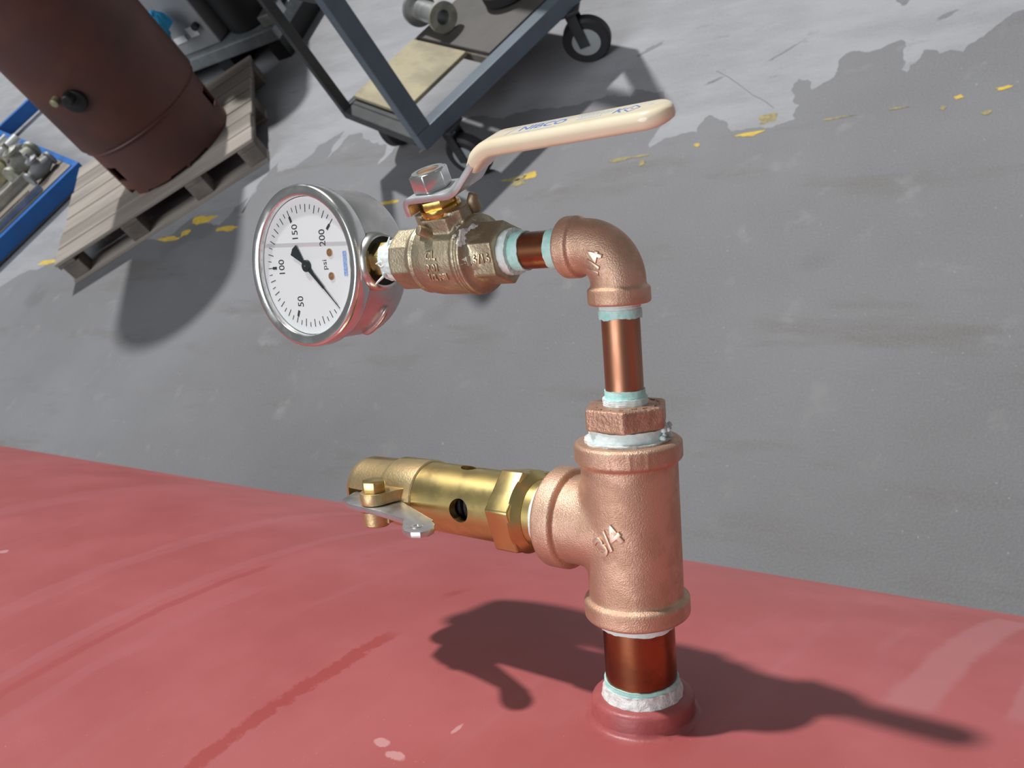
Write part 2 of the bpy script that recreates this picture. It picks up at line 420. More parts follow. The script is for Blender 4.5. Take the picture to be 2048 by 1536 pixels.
# hollows where the dark slab shows through the coating
def blob(cx, cy, rx, ry, n=14, rough=.35, rot=0.0):
    out = []
    for i in range(n):
        a = 2 * PI * i / n; k = 1 + random.uniform(-rough, rough)
        x, y = rx * k * math.cos(a), ry * k * math.sin(a)
        out.append((cx + x * math.cos(rot) - y * math.sin(rot), cy + x * math.sin(rot) + y * math.cos(rot)))
    return out
for (cx, cy, rx, ry, rot) in ((-.70, 2.78, .02, .03, .5), (-1.62, 2.78, .05, .012, .6), (-1.28, 2.52, .03, .008, .5), (-.55, 2.66, .03, .01, .5), (-1.05, 2.62, .06, .006, .7)):
    MB().prism(blob(cx, cy, rx, ry, rot=rot), .0005, .0008).build('bare_spot', 'floor_dark', floor, smooth=0)
cr = [(-1.289, 2.574), (-1.23, 2.527), (-1.175, 2.475), (-1.11, 2.41), (-1.06, 2.372), (-1.017, 2.329)]
if cr:
    cw = [(x, y + .0022) for x, y in cr] + [(x, y - .0022) for x, y in reversed(cr)]
    MB().prism(cw, .0005, .0009).build('crack', 'floor_dark', floor, smooth=0)
chips = [(-3.827, 2.068, 0.095, 0.030, 1), (-3.897, 1.991, 0.035, 0.022, 1), (-3.572, 1.996, 0.064, 0.02, 1), (-4.004, 1.958, 0.09, 0.014, 1), (-2.566, 2.063, 0.048, 0.011, 1), (-1.893, 2.135, 0.036, 0.017, 1), (-1.96, 2.123, 0.062, 0.010, 0), (-1.93, 2.10, .03, .02, 0), (-1.064, 2.215, 0.043, 0.011, 1), (-1.02, 2.278, 0.032, 0.020, 0), (-1.243, 2.193, 0.011, 0.01, 1), (-0.338, 2.279, 0.024, 0.007, 1), (-0.456, 2.264, 0.011, 0.009, 1), (-0.374, 2.184, 0.012, 0.009, 0), (-0.492, 2.225, 0.008, 0.009, 0), (-1.427, 2.131, 0.014, 0.013, 0), (-1.526, 2.162, 0.043, 0.010, 0), (-5.0, 1.858, 0.144, 0.016, 1), (-1.45, 2.17, .03, .006, 0), (-.80, 2.24, .05, .004, 0), (-.62, 2.25, .03, .004, 0), (-2.2, 2.10, .05, .005, 0)]
for (cx, cy, rx, ry, s) in chips:
    MB().prism(blob(cx, cy, rx, ry, rot=.05), .0005, .0011).build('paint_chip', 'yellow_paint' if s else 'yellow_faint', floor, smooth=0)

# ================================================================== RED TANK
RHO = .72
axis_pt = Vector((0, 0, HB)) + Bm @ Vector((0, 0, -(RHO + .015)))
tank = thing('storage_tank', 'large horizontal red painted steel tank carrying the bronze pipe fittings', 'tank', T3(axis_pt.x, axis_pt.y, 0))
cz = axis_pt.z
th0 = math.atan2(Bm[1][2], Bm[2][2])       # lean of the riser from vertical (towards +Y)
def shell_mesh():
    prof = []                              # (x, radius, u)
    for i in range(10):
        a = PI / 2 * i / 10; prof.append((-2.6 - .30 * math.cos(a), RHO * math.sin(a) if i else .001))
    xs = [-2.6 + 4.2 * i / 60 for i in range(61)]
    prof += [(x, RHO) for x in xs]
    for i in range(1, 11):
        a = PI / 2 * i / 10; prof.append((1.6 + .30 * math.sin(a), max(RHO * math.cos(a), .001)))
    n = 288; me = bpy.data.meshes.new('shell'); V, F, UV = [], [], []
    for (x, r) in prof:
        for j in range(n):
            ph = 2 * PI * j / n            # angle from the riser direction towards -Y
            a = th0 - ph
            V.append((x, r * math.sin(a), cz + r * math.cos(a)))
    for i in range(len(prof) - 1):
        for j in range(n):
            F.append((i * n + j, (i + 1) * n + j, (i + 1) * n + (j + 1) % n, i * n + (j + 1) % n))
            js = (j, j, j + 1, j + 1)
            for k, jj in enumerate(js):
                w = jj if jj <= n // 2 else jj - n
                if j >= n // 2: w = jj - n
                UV.append((prof[i + (1 if k in (1, 2) else 0)][0], RHO * 2 * PI * w / n))
    me.from_pydata(V, [], F)
    uvl = me.uv_layers.new(name='shell')
    for l, q in zip(uvl.data, UV): l.uv = q
    me.materials.append(MATS['tank_red'])
    o = bpy.data.objects.new('shell', me); COL.objects.link(o); o.parent = tank
    shade(o, 180)
    return o
shell_mesh()
for x in (-1.8, .9):                       # saddles under the shell
    m = MB(); outl = [(-.5, 0), (.5, 0), (.5, .12)]
    for i in range(13):
        a = math.radians(40 - 80 * i / 12); outl.append(((RHO + .0) * math.sin(a), cz - (RHO + .0) * math.cos(a)))
    outl.append((-.5, .12))
    m.prism(outl, -.06, .06, T3(x, 0, 0) @ Matrix(((0, 0, 1, 0), (1, 0, 0, 0), (0, 1, 0, 0), (0, 0, 0, 1))))
    m.build('saddle', 'cart_dark', tank, smooth=0)
# welded half coupling (mm in rig frame, relative to the tank root)
def rig_part(o, parent_thing, M=RIG):
    o.parent = parent_thing
    o.matrix_parent_inverse = Matrix.Identity(4)
    loc, rot, sc = (T3(axis_pt.x, axis_pt.y, 0).inverted() @ M).decompose()
    o.location = loc; o.rotation_mode = 'QUATERNION'; o.rotation_quaternion = rot; o.scale = sc
cp = MB().tube([(-19, 14.2), (-19, 33), (-17.0, 33), (-15.6, 27), (-15.1, 23.4), (-14.7, 21.0), (-14.0, 19.7), (-12.6, 19.35), (-8.0, 19.25), (-6.9, 18.7), (-6.3, 17.6), (-6.0, 16.2), (-6.2, 14.2)], 96,
               fn=lambda t, r, a, i: (t + (.25 * noise.noise(Vector((math.cos(a) * 3, math.sin(a) * 3, i)))) * (1 if 3 <= i <= 6 else 0), r + (.25 * noise.noise(Vector((math.cos(a) * 4, math.sin(a) * 4, 9 + i)))) * (1 if 3 <= i <= 6 else 0)))
cpo = cp.build('coupling', 'boss_red', None, smooth=60); rig_part(cpo, tank)
cpo['label'] = 'welded red coupling holding the lowest copper pipe'

# ================================================================== PIPE FITTINGS (mm)
def jag(z0, z1, r, amp=.6, seed=0, thick=.6, ridge=.25, n=96, rings=9, jt=.6, jb=.6, taper=0.0):
    """irregular wrap of tape or paste round a pipe: closed ring solid along the axis"""
    prof = [(z0, r - thick)] + [(z0 + (z1 - z0) * i / (rings - 1), r) for i in range(rings)] + [(z1, r - thick)]
    def fn(t, rr, a, i):
        c, s = math.cos(a), math.sin(a); f = (t - z0) / (z1 - z0)
        lo = noise.noise(Vector((c * 1.6 + seed, s * 1.6, 1.3))) + .5 * noise.noise(Vector((c * 6 + seed, s * 6, 5.3)))
        hi = noise.noise(Vector((c * 1.6 + seed, s * 1.6, 7.7))) + .5 * noise.noise(Vector((c * 6 + seed, s * 6, 3.1)))
        tt = t + lo * jb * (1 - f) + hi * jt * f
        k = rr - taper * f
        if 0 < i < rings + 1: k += amp * noise.noise(Vector((c * 5 + seed, s * 5, t * .5))) + (ridge if i % 2 else 0)
        return tt, k
    return prof, fn
def wrap(parent, name, mat, z0, z1, r, axis='Z', org=(0, 0, 0), root=(0, 0, 0), **kw):
    prof, fn = jag(z0, z1, r, **kw)
    return MB().tube(prof, 96, axis, org, fn=fn).build(name, mat, parent, root, smooth=60)

# --- lower nipple
t = thing('pipe_nipple', 'thick dark copper pipe stub standing in the red coupling', 'pipe', RIG)
MB().tube([(-12, 10.5), (-12, 13.3), (26, 13.3), (26, 10.5)], 64).build('tube', 'copper_dark', t)
wrap(t, 'thread_tape', 'tape_teal', -3.2, 0.2, 13.8, seed=1, amp=.1, ridge=.18, jt=.4, jb=.2)
wrap(t, 'sealant', 'sealant', -7.2, -1.9, 15.6, seed=4, amp=.6, thick=2.5, ridge=.15, jt=.9, jb=.6, taper=1.6)
wrap(t, 'thread_tape', 'tape_white', 21.5, 25.5, 13.9, seed=9, amp=.15, jb=.8, jt=.1)

# --- tee
Z0, Z1 = 25.2, 91.7
t = thing('pipe_tee', 'cast bronze pipe tee with raised 3/4 lettering', 'pipe fitting', RIG @ T3(0, 0, Z0))
ro = (0, 0, Z0)
m = MB().lathe([(Z0 + 1, 17.4), (Z1 - 1, 17.7)], 96).lathe([(0, 17.0), (32, 17.0)], 96, 'X', (0, 0, ZT))
o = m.build('core', None, None, smooth=0); voxel(o, .7, 70)
m = MB(); join_verts(o, m); bpy.data.objects.remove(o)
m.lathe([(Z0 + .5, 16.5), (Z1 - .5, 16.5)], 96)
for a, b in ((Z0, Z0 + 7.6), (Z1 - 7.6, Z1)): m.lathe([(a, 18.4), (a + .9, 19.5), (b - .9, 19.5), (b, 18.4)], 96)
m.lathe([(24.5, 18.6), (25.5, 19.5), (32.4, 19.5), (33.4, 18.4)], 96, 'X', (0, 0, ZT))
for k, az in enumerate((100, 122, 141)): m.box(18.9, 19.8, -.35, .35, Z1 - 7, Z1 - .8, Matrix.Rotation(math.radians(az), 4, 'Z'))
tee_body = m.build('body', None, None, ro, smooth=0); voxel(tee_body, .5, 5); tee_body.data.materials.append(MATS['bronze']); shade(tee_body, 180)
tee_body.parent = t
# socket hollows (dark bores) so the pipes enter real openings
v_, f_ = text_geo('3/4', 9.5, .5, bold=.22)
tr = bvh(tee_body)
def emboss(tree, geo, origin, right, up, out, lift, rot=0.0, base=.25):
    R_, U_, O_ = Vector(right).normalized(), Vector(up).normalized(), Vector(out).normalized()
    res = []
    zs = [p[2] for p in geo[0]]; zm = min(zs)
    for (x, y, z) in geo[0]:
        xr = x * math.cos(rot) - y * math.sin(rot); yr = x * math.sin(rot) + y * math.cos(rot)
        p = Vector(origin) + R_ * xr + U_ * yr
        h = tree.ray_cast(p + O_ * 30, -O_)
        q = h[0] if h[0] is not None else p
        res.append(tuple(q + O_ * ((z - zm) * lift - base)))
    return res, geo[1]
g = emboss(tr, (v_, f_), Vector((-.5, 18, 58.5)) - Vector(ro), (-1, 0, 0), (0, 0, 1), (-.15, 1, 0), 1.0, math.radians(40), base=.6)
MB().add(*g).build('raised_lettering', 'bronze_letter_lit', t, smooth=50, weld=.02)

# --- bushing
t = thing('hex_bushing', 'rough bronze hexagon bushing screwed into the top of the tee', 'pipe fitting', RIG @ T3(0, 0, 91.7))
ro = (0, 0, 91.7)
hx = hexagon(15.9, math.radians(117))
hb = MB().prism(hx, 96.6, 104.6).build('hexagon', None, None, ro, smooth=0, bevel=.8, bevseg=3)
voxel(hb, .45, 4); hb.data.materials.append(MATS['bronze_rough']); shade(hb, 180); hb.parent = t
MB().lathe([(88, 12.4), (97, 12.6)], 48).build('neck', 'bronze_rough', t, ro)
wrap(t, 'thread_tape', 'tape_white', 91.0, 96.4, 13.6, seed=21, amp=.3, thick=1.0, jt=.5, jb=.3, root=ro)
wrap(t, 'sealant', 'sealant', 90.8, 92.6, 15.2, seed=33, amp=.9, thick=3, jt=.5, jb=.1, root=ro)
m = MB()
for k in range(26):
    a = math.radians(random.uniform(-30, 30)); r = 14.2 + random.uniform(-.6, 1.6); s = random.uniform(.5, 1.3)
    m.lathe([(-s, .2), (-s * .4, s), (s * .5, s * .8), (s, .2)], 8, 'Z', (r * math.cos(math.radians(205) + a), r * math.sin(math.radians(205) + a), 92.8 + random.uniform(-.3, 3.2) * (1 if abs(a) < .5 else .2)))
o = m.build('sealant', 'tape_white', t, ro, smooth=60)
# worn raised marks on the hexagon's top face
m = MB()
for k in range(16):
    a = math.radians(30 + k * 21); r = 11.2 + random.uniform(-.5, 1.2); Mx = T3(r * math.cos(a), r * math.sin(a), 104.5) @ Matrix.Rotation(a + PI / 2, 4, 'Z')
    m.box(-.5 - random.random(), .5 + random.random(), -.3, .3, 0, .45, Mx)
m.build('raised_marks', 'bronze_rough', t, ro, smooth=0)

# --- middle nipple
t = thing('pipe_nipple', 'slim upright copper pipe between bushing and elbow', 'pipe', RIG @ T3(0, 0, 104.6))
ro = (0, 0, 104.6)
MB().tube([(101, 5), (101, 6.85), (143, 6.85), (143, 5)], 64).build('tube', 'copper', t, ro)
wrap(t, 'thread_tape', 'tape_teal', 106.5, 110.0, 7.2, seed=41, amp=.08, ridge=.12, jt=.35, jb=.3, root=ro)
wrap(t, 'sealant', 'tape_white', 104.4, 107.2, 7.9, seed=44, amp=.4, thick=1.4, jt=.5, jb=.2, root=ro)
wrap(t, 'thread_tape', 'tape_teal', 135.6, 138.6, 7.5, seed=51, amp=.2, ridge=.2, jt=.3, jb=.7, root=ro)
wrap(t, 'sealant', 'tape_white', 138.0, 141, 7.2, seed=55, amp=.2, thick=1.0, jt=.2, jb=.3, root=ro)

# --- elbow
t = thing('pipe_elbow', 'cast bronze elbow with raised 1/4 lettering at the top of the riser', 'pipe fitting', RIG @ T3(0, 0, 140.5))
ro = (0, 0, 140.5)
path = [(0, 0, 141), (0, 0, 147)]
BR = 13.0
for i in range(0, 15):
    a = PI / 2 * i / 14; path.append((BR - BR * math.cos(a), 0, ZA - BR + BR * math.sin(a)))
path.append((20, 0, ZA - .2))
m = MB().sweep(path, 9.8, 64)
for (a, b, ax, og) in ((140.5, 146.6, 'Z', (0, 0, 0)),): m.lathe([(a, 10.5), (a + .6, 11.15), (b - .6, 11.15), (b, 10.4)], 72, ax, og)
m.lathe([(14.6, 10.4), (15.2, 11.15), (20.2, 11.15), (20.8, 10.5)], 72, 'X', (0, 0, ZA - .2))
for k, az in enumerate((96, 118, 140, 75)): m.box(10.6, 11.22, -.3, .3, 141.2, 146, Matrix.Rotation(math.radians(az), 4, 'Z'))
elb = m.build('body', None, None, ro, smooth=0); voxel(elb, .4, 6); elb.data.materials.append(MATS['bronze']); shade(elb, 180); elb.parent = t
g = emboss(bvh(elb), text_geo('1/4', 7.0, .45, bold=.16), Vector((3.2, 10, ZA - 6.0)) - Vector(ro), (-1, 0, 0), (0, 0, 1), (0, 1, 0), 1.0, math.radians(75), base=.55)
MB().add(*g).build('raised_lettering', 'bronze_letter_lit', t, smooth=50, weld=.02)

# --- short horizontal nipple
t = thing('pipe_nipple', 'short level copper pipe between elbow and ball valve with pale teal tape', 'pipe', ARM @ T3(20, 0, 0))
ro = (20, 0, 0)
MB().tube([(16, 5), (16, 6.85), (52, 6.85), (52, 5)], 64, 'X').build('tube', 'copper_dark', t, ro)
wrap(t, 'thread_tape', 'tape_teal', 20.0, 27.0, 7.25, 'X', seed=61, amp=.1, ridge=.1, jt=.5, jb=.1, root=ro)
wrap(t, 'thread_tape', 'tape_teal', 38.5, 44.5, 7.25, 'X', seed=66, amp=.1, ridge=.12, jt=.2, jb=.5, root=ro)
wrap(t, 'sealant', 'tape_white', 43.5, 48.0, 8.5, 'X', seed=69, amp=.4, thick=1.8, jt=.3, jb=.6, root=ro)

# ================================================================== BALL VALVE (VALVE frame: x along arm, y side, z stem)
XV = 73.0
t = thing('ball_valve', 'small brass ball valve with long cream lever handle', 'valve', VALVE @ T3(XV, 0, 0))
ro = (XV, 0, 0)
m = MB().lathe([(100.6, 11.2), (100.0, 11.9), (90.2, 12.2), (88.6, 13.2), (87.4, 14.2), (86.4, 14.2), (85.6, 13.5), (84.4, 14.4), (80, 15.0), (73, 15.2), (66, 15.0), (64.6, 14.9), (63.8, 15.6), (62.4, 15.7), (61.6, 14.6), (60.8, 15.5), (59.6, 15.4), (58.8, 13.4), (57, 11.5), (54, 11.2)], 96, 'X')
HXM = Matrix(((0, 0, 1, 0), (1, 0, 0, 0), (0, 1, 0, 0), (0, 0, 0, 1)))      # prism z -> x
hexv = hexagon(12.4, math.radians(41))
m.prism(hexv, 47.0, 60.0, HXM)
m.prism(hexagon(13.0, math.radians(21 + 22.5), 8), 89.5, 99.5, HXM)
bo = [(-11.5, -5), (-8, -9), (8, -9), (11.5, -5), (11.5, 5), (8, 9), (-8, 9), (-11.5, 5)]
m.prism([(x * 1.04 + XV, y * .64) for x, y in bo], 4, 20.0)
m.prism([(x * .8 + XV - 1, y * .9) for x, y in bo], 4, 18.6)
vb = m.build('body', None, None, ro, smooth=0); voxel(vb, .42, 5); vb.data.materials.append(MATS['valve_brass']); shade(vb, 180); vb.parent = t
# handle stops
for (x, y, z, dx, dy, dz) in ((75.5, 6.0, 11.5, 1.5, 5.8, 5.2), (61.5, -4.0, 18.0, -2.0, -1.5, 4.6)):
    MB().sweep([(x, y - 2, z - 2), (x + dx * .5, y + dy * .5, z + dz * .5), (x + dx, y + dy, z + dz)], [2.7, 2.3, 1.9], 16).build('stop_lug', 'valve_brass', t, ro, bevel=.4)
MB().prism(hexagon(7.6, .3), 20.6, 24.8, T3(XV, 0, 0)).lathe([(18.5, 8.2), (21.6, 8.2)], 32, 'Z', (XV, 0, 0)).lathe([(18, 4.2), (35, 4.2)], 24, 'Z', (XV, 0, 0)).build('gland_nut', 'gold_brass', t, ro, bevel=.3)
# lever: steel strip
lever_path = fillet([(82.4, 20.8), (82.4, 27.0), (57.5, 27.0), (48.5, 34.4), (40.5, 41.0), (20, 41.2)], [0, 3.0, 4.5, 2, 5, 0], 6)
def strip(L, total):
    w = 8.6 - 1.6 * min(1, max(0, (L - 32) / 14))
    return [(-1.3, -w), (1.3, -w), (1.3, w), (-1.3, w)]
lv = MB().ribbon(lever_path, strip).build('lever', 'steel_zinc', t, ro, smooth=40, bevel=.35)
grip_path = fillet([(47.6, 35.0), (39.8, 41.4), (-33.0, 42.4)], [0, 7, 0], 10)
gp = []
for a, b in zip(grip_path, grip_path[1:]):
    k = 1 if math.dist(a, b) < 8 else 80
    for i in range(k): gp.append((a[0] + (b[0] - a[0]) * i / k, a[1] + (b[1] - a[1]) * i / k))
gp.append(grip_path[-1])
def grip_sec(L, total):
    e = min(L, total - L); end = 1.0
    R = 7.9
    dend = total - L
    if dend < R: end = math.sqrt(max(.012, 1 - ((R - dend) / R) ** 2))
    st = min(1, .82 + L / 12)
    w, h = 7.9 * end * st, 3.1 * (.25 + .75 * end ** .6) * st; r = min(h * .95, w * .6); out = []
    for (sx, sy, a0) in ((1, 1, 0), (-1, 1, PI / 2), (-1, -1, PI), (1, -1, 3 * PI / 2)):
        for i in range(6):
            a = a0 + PI / 2 * i / 5
            out.append((sy * (h - r) + r * math.sin(a), sx * (w - r) + r * math.cos(a)))
    return out
grip = MB().ribbon(gp, grip_sec).build('grip', 'grip', lv, smooth=60, org=ro)
gt = bvh(grip)
def grip_print(geo, x, y, mat, name='print', rot=0.0):
    g = emboss(gt, geo, Vector((x, y, 42)) - Vector(ro), (-1, 0, 0), (0, -1, 0), (0.027, 0, 1), 1.0, rot, base=.03)
    MB().add(*g).build(name, mat, lv, smooth=0)
def bars(spec, h=.06):
    vs_, fs = [], []
    for (x0, x1, y0, y1) in spec:
        n = len(vs_)
        for z in (0, h): vs_ += [(x0, y0, z), (x1, y0, z), (x1, y1, z), (x0, y1, z)]
        fs += [(n, n + 1, n + 2, n + 3), (n + 4, n + 5, n + 6, n + 7)] + [(n + a, n + (a + 1) % 4, n + 4 + (a + 1) % 4, n + 4 + a) for a in range(4)]
    return vs_, fs
def dashes(x0, x1, y, h):
    out = []; x = x0
    while x < x1:
        w = random.uniform(.35, .8); out.append((x, min(x + w, x1), y, y + h * random.uniform(.7, 1))); x += w + random.uniform(.2, .4)
    return out
grip_print(text_geo('NIBCO', 6.2, .03, bold=.12), 15.5, -.2, 'blue_print', 'brand_print')
grip_print(bars(dashes(-8, 9, 3.2, .9)), 15.5, .2, 'blue_pale', 'fine_print')
grip_print(bars(dashes(-10, 8, -4.4, .9)), 15.5, .2, 'blue_pale', 'fine_print')
grip_print(bars([(-.3, .3, -4.2, 4.2)]), 28.5, 0, 'blue_pale', 'fine_print', -.2)
grip_print(bars(dashes(-7, 7, 1.6, .9) + dashes(-6, 7, .2, .9) + dashes(-5.5, 4, -2.0, 1.0)), -4.6, -.3, 'blue_pale', 'fine_print')
grip_print(text_geo('K', 6.0, .03, bold=.1), -14.8, 0, 'blue_print', 'emblem_print', -.15)
dm = []
for a, b in zip(hexagon(2.9, PI / 2, 4), hexagon(2.9, PI / 2, 4)[1:] + hexagon(2.9, PI / 2, 4)[:1]): dm.append((a, b))
vs_, fs = [], []
for (a, b) in dm:
    n = len(vs_); d = Vector((b[0] - a[0], b[1] - a[1])).normalized(); nn = Vector((-d.y, d.x)) * .28
    for z in (0, .06): vs_ += [(a[0] - nn.x, a[1] - nn.y, z), (b[0] - nn.x, b[1] - nn.y, z), (b[0] + nn.x, b[1] + nn.y, z), (a[0] + nn.x, a[1] + nn.y, z)]
    fs += [(n, n + 1, n + 2, n + 3), (n + 4, n + 5, n + 6, n + 7)] + [(n + k, n + (k + 1) % 4, n + 4 + (k + 1) % 4, n + 4 + k) for k in range(4)]
grip_print((vs_, fs), -19.6, 0, 'blue_print', 'emblem_print')
grip_print(bars([(-.4, .4, -.4, .4)]), -19.6, 0, 'blue_print', 'emblem_print')
grip_print(bars([(-1, 1, -.3, .3)]), -26.0, -1.0, 'blue_pale', 'fine_print')
# lever nut
nt_ = MB().prism(hexagon(7.9, math.radians(52)), 28.3, 35.4, T3(XV, 0, 0)).build('nut', 'steel_chrome', t, ro, smooth=40, bevel=.7, bevseg=3)
MB().tube([(35.4, 4.3), (35.7, 4.6), (35.7, 6.4), (35.1, 6.8)], 40, 'Z', (XV, 0, 0)).build('nut_chamfer', 'steel_chrome', nt_, ro)
MB().lathe([(30, 4.2), (35.5, 4.2), (35.75, 3.6)], 32, 'Z', (XV, 0, 0)).build('stem_end', 'screw_brass', nt_, ro)
# cast lettering on the body
vt = bvh(vb)
for (txt, size, x, zz, mat) in (('16/16', 4.6, 53.3, 2.6, 'valve_brass'),):
    g = emboss(vt, text_geo(txt, size, .45, bold=.08), Vector((x, 12, zz)) - Vector(ro), (-1, 0, 0), (0, 0, 1), (0, 1, .19), 1.0, math.radians(3), base=.6); MB().add(*g).build('raised_lettering', 'valve_letter_lit', t, smooth=50, weld=.02)
for (txt, size, x, zz) in (('CL', 4.6, 74.0, 6.2), ('P 01', 3.6, 73.5, 1.6), ('1/2 PSI', 3.6, 72.5, -2.4)):
    g = emboss(vt, text_geo(txt, size, .45, bold=.07), Vector((x, 12, zz)) - Vector(ro), (-1, 0, 0), (0, 0, 1), (0, 1, .1), 1.0, base=.6); MB().add(*g).build('raised_lettering', 'valve_letter_lit', t, smooth=50, weld=.02)
# smear of white paste on the hexagon shoulder
def smear(tree, origin, right, up, out, w, h, seed, thr, lift, n=44):
    R_, U_, O_ = Vector(right).normalized(), Vector(up).normalized(), Vector(out).normalized()
    P = {}
    for i in range(n):
        for j in range(n):
            a, b = (i / (n - 1) - .5) * 2, (j / (n - 1) - .5) * 2
            f = noise.noise(Vector((a * 2.2 + seed, b * 2.2, seed))) + .5 * noise.noise(Vector((a * 6 + seed, b * 6, 3.0))) + .9 * (1 - math.hypot(a, b)) - thr
            if f <= 0: continue
            p = Vector(origin) + R_ * a * w + U_ * b * h
            hit = tree.ray_cast(p + O_ * 25, -O_)
            if hit[0] is not None: P[i, j] = hit[0] + O_ * (min(f, .4) * lift + .05 + .18 * abs(noise.noise(Vector((a * 14, b * 14, seed)))))
    idx = {k: q for q, k in enumerate(P)}
    fs = [(idx[i, j], idx[i + 1, j], idx[i + 1, j + 1], idx[i, j + 1]) for (i, j) in P if (i + 1, j) in P and (i, j + 1) in P and (i + 1, j + 1) in P
          and max((P[i, j] - P[i + 1, j + 1]).length, (P[i + 1, j] - P[i, j + 1]).length) < 2.2]
    vs_ = list(P.values()); m_ = MB(); k = len(vs_)
    used = sorted({q for f in fs for q in f}); mp = {q: r for r, q in enumerate(used)}
    m_.add([vs_[q] for q in used], [tuple(mp[q] for q in f) for f in fs])
    return m_
smear(vt, Vector((60.0, 6.5, 12)) - Vector(ro), (-1, 0, 0), (0, -.6, .8), (0, .8, .6), 4.2, 6.0, 3.3, .35, .9).build('sealant', 'sealant', t, smooth=60)
smear(vt, Vector((57.0, 11, 3)) - Vector(ro), (-1, 0, 0), (0, -.2, 1), (0, 1, .2), 3.0, 3.0, 8.3, .55, .4).build('sealant', 'sealant', t, smooth=60)

# ================================================================== PRESSURE GAUGE (GAUGE frame: y out of the face, x = dial up, z = dial right)
YF = 14.3
t = thing('pressure_gauge', 'round stainless pressure gauge with white dial reading zero psi', 'gauge', GAUGE)
MB().lathe([(YF - 33.5, 20), (YF - 33.5, 29.5), (YF - 32.6, 31.6), (YF - 30.5, 32.6), (YF - 9, 33.0), (YF - 5.5, 33.0), (YF - 5.5, 20)], 96, 'Y').build('case', 'stainless', t, smooth=35)
MB().tube([(YF - 9, 33.0), (YF - 8.6, 34.6), (YF - 7.4, 35.2), (YF - 2.4, 35.2), (YF - .9, 34.9), (YF - .15, 34.2), (YF, 33.4), (YF - .5, 30.9), (YF - .8, 30.35), (YF - 1.2, 30.1), (YF - 5.5, 30.0), (YF - 5.5, 31)], 128, 'Y').build('bezel', 'steel_chrome', t, smooth=50)
YD = YF - 3.4
dial = MB().lathe([(YD - .6, 29.8), (YD, 29.8)], 96, 'Y').build('dial', 'dial_white', t)
def dial_geo(geo, y0=YD, scale=.12):
    zs = [p[2] for p in geo[0]]; zm = min(zs)
    return [(b, y0 + (z - zm) * scale + .02, a) for (a, b, z) in geo[0]], geo[1]
tm = MB(); tb = MB()
for k in range(41):
    v = k * 5; th = math.radians(225 - 270 * v / 200); ca, sa = math.cos(th), math.sin(th)
    r1, r0, w = (26.6, 23.2, .17) if k % 2 == 0 else (26.6, 24.5, .15)
    def q(r, s): return (r * ca - s * sa, r * sa + s * ca, 0)
    def quad(mb, r0, r1, w):
        vs_ = [q(r0, -w), q(r1, -w), q(r1, w), q(r0, w)]; vs_ = vs_ + [(x, y, 1) for x, y, _ in vs_]
        g = dial_geo((vs_, [(3, 2, 1, 0), (4, 5, 6, 7), (0, 1, 5, 4), (1, 2, 6, 5), (2, 3, 7, 6), (3, 0, 4, 7)])); mb.add(*g)
    quad(tm, r0, r1, w)
    if k % 10 == 0 and k:
        tb = MB(); quad(tb, 20.9, 23.6, .62); tb.build('scale_block', 'print_black', dial, smooth=0)
tag(tm.build('scale_ticks', 'print_black', dial, smooth=0), kind='stuff')
for v, rr in ((50, 16.6), (100, 17.2), (150, 16.0), (200, 16.2)):
    th = math.radians(225 - 270 * v / 200); g = text_geo(str(v), 5.4, .15, bold=.03)
    g = ([(x * .92 + rr * math.cos(th), y + rr * math.sin(th), z) for x, y, z in g[0]], g[1])
    MB().add(*dial_geo(g)).build('numeral', 'print_black', dial, smooth=0)
g = text_geo('psi', 4.2, .15); g = ([(x, y - 11.6, z) for x, y, z in g[0]], g[1]); MB().add(*dial_geo(g)).build('unit_print', 'print_black', dial, smooth=0)
lb = MB(); lb.add(*dial_geo(([(-5.2, -25.6, 0), (5.2, -25.6, 0), (5.2, -23.4, 0), (-5.2, -23.4, 0), (-5.2, -25.6, 1), (5.2, -25.6, 1), (5.2, -23.4, 1), (-5.2, -23.4, 1)], [(3, 2, 1, 0), (4, 5, 6, 7), (0, 1, 5, 4), (1, 2, 6, 5), (2, 3, 7, 6), (3, 0, 4, 7)])))
lb.build('label_strip', 'label_blue', dial, smooth=0)
for a in (-5.0, 5.0):
    MB().tube([(YD, .9), (YD, 1.7), (YD + .4, 1.7), (YD + .4, .9)], 24, 'Y', (-15.4, 0, a)).lathe([(YD, .9), (YD + .7, .5)], 16, 'Y', (-15.4, 0, a)).build('screw', 'screw_brass', dial)
th = math.radians(226); ca, sa = math.cos(th), math.sin(th)
def nd(r, s): return (r * sa + s * ca, r * ca - s * sa)      # -> (x = dial up, z = dial right)
npts = [nd(-10.5, -2.9), nd(-11.3, 0), nd(-10.5, 2.9), nd(-3, .75), nd(0, 1.0), nd(14, .55), nd(14.5, .3), nd(25.2, .12), nd(25.2, -.12), nd(14.5, -.3), nd(14, -.55), nd(0, -1.0), nd(-3, -.75)]
FLIP = Matrix(((1, 0, 0, 0), (0, 0, 1, 0), (0, 1, 0, 0), (0, 0, 0, 1)))        # prism (x, y=z_dial, z->y)
ndl = MB().prism(npts, YD + .55, YD + .8, FLIP).build('needle', 'needle_black', t, smooth=0)
MB().lathe([(YD, 2.6), (YD + 1.0, 2.6), (YD + 1.3, 2.2)], 32, 'Y').build('hub', 'needle_black', ndl)
MB().lathe([(YD + 1.0, .5), (YD + 1.5, .4)], 12, 'Y').build('hub_pin', 'screw_brass', ndl)
MB().lathe([(YF - 1.7, 30.0), (YF - 1.2, 30.0)], 96, 'Y').build('glass', 'glass', t)
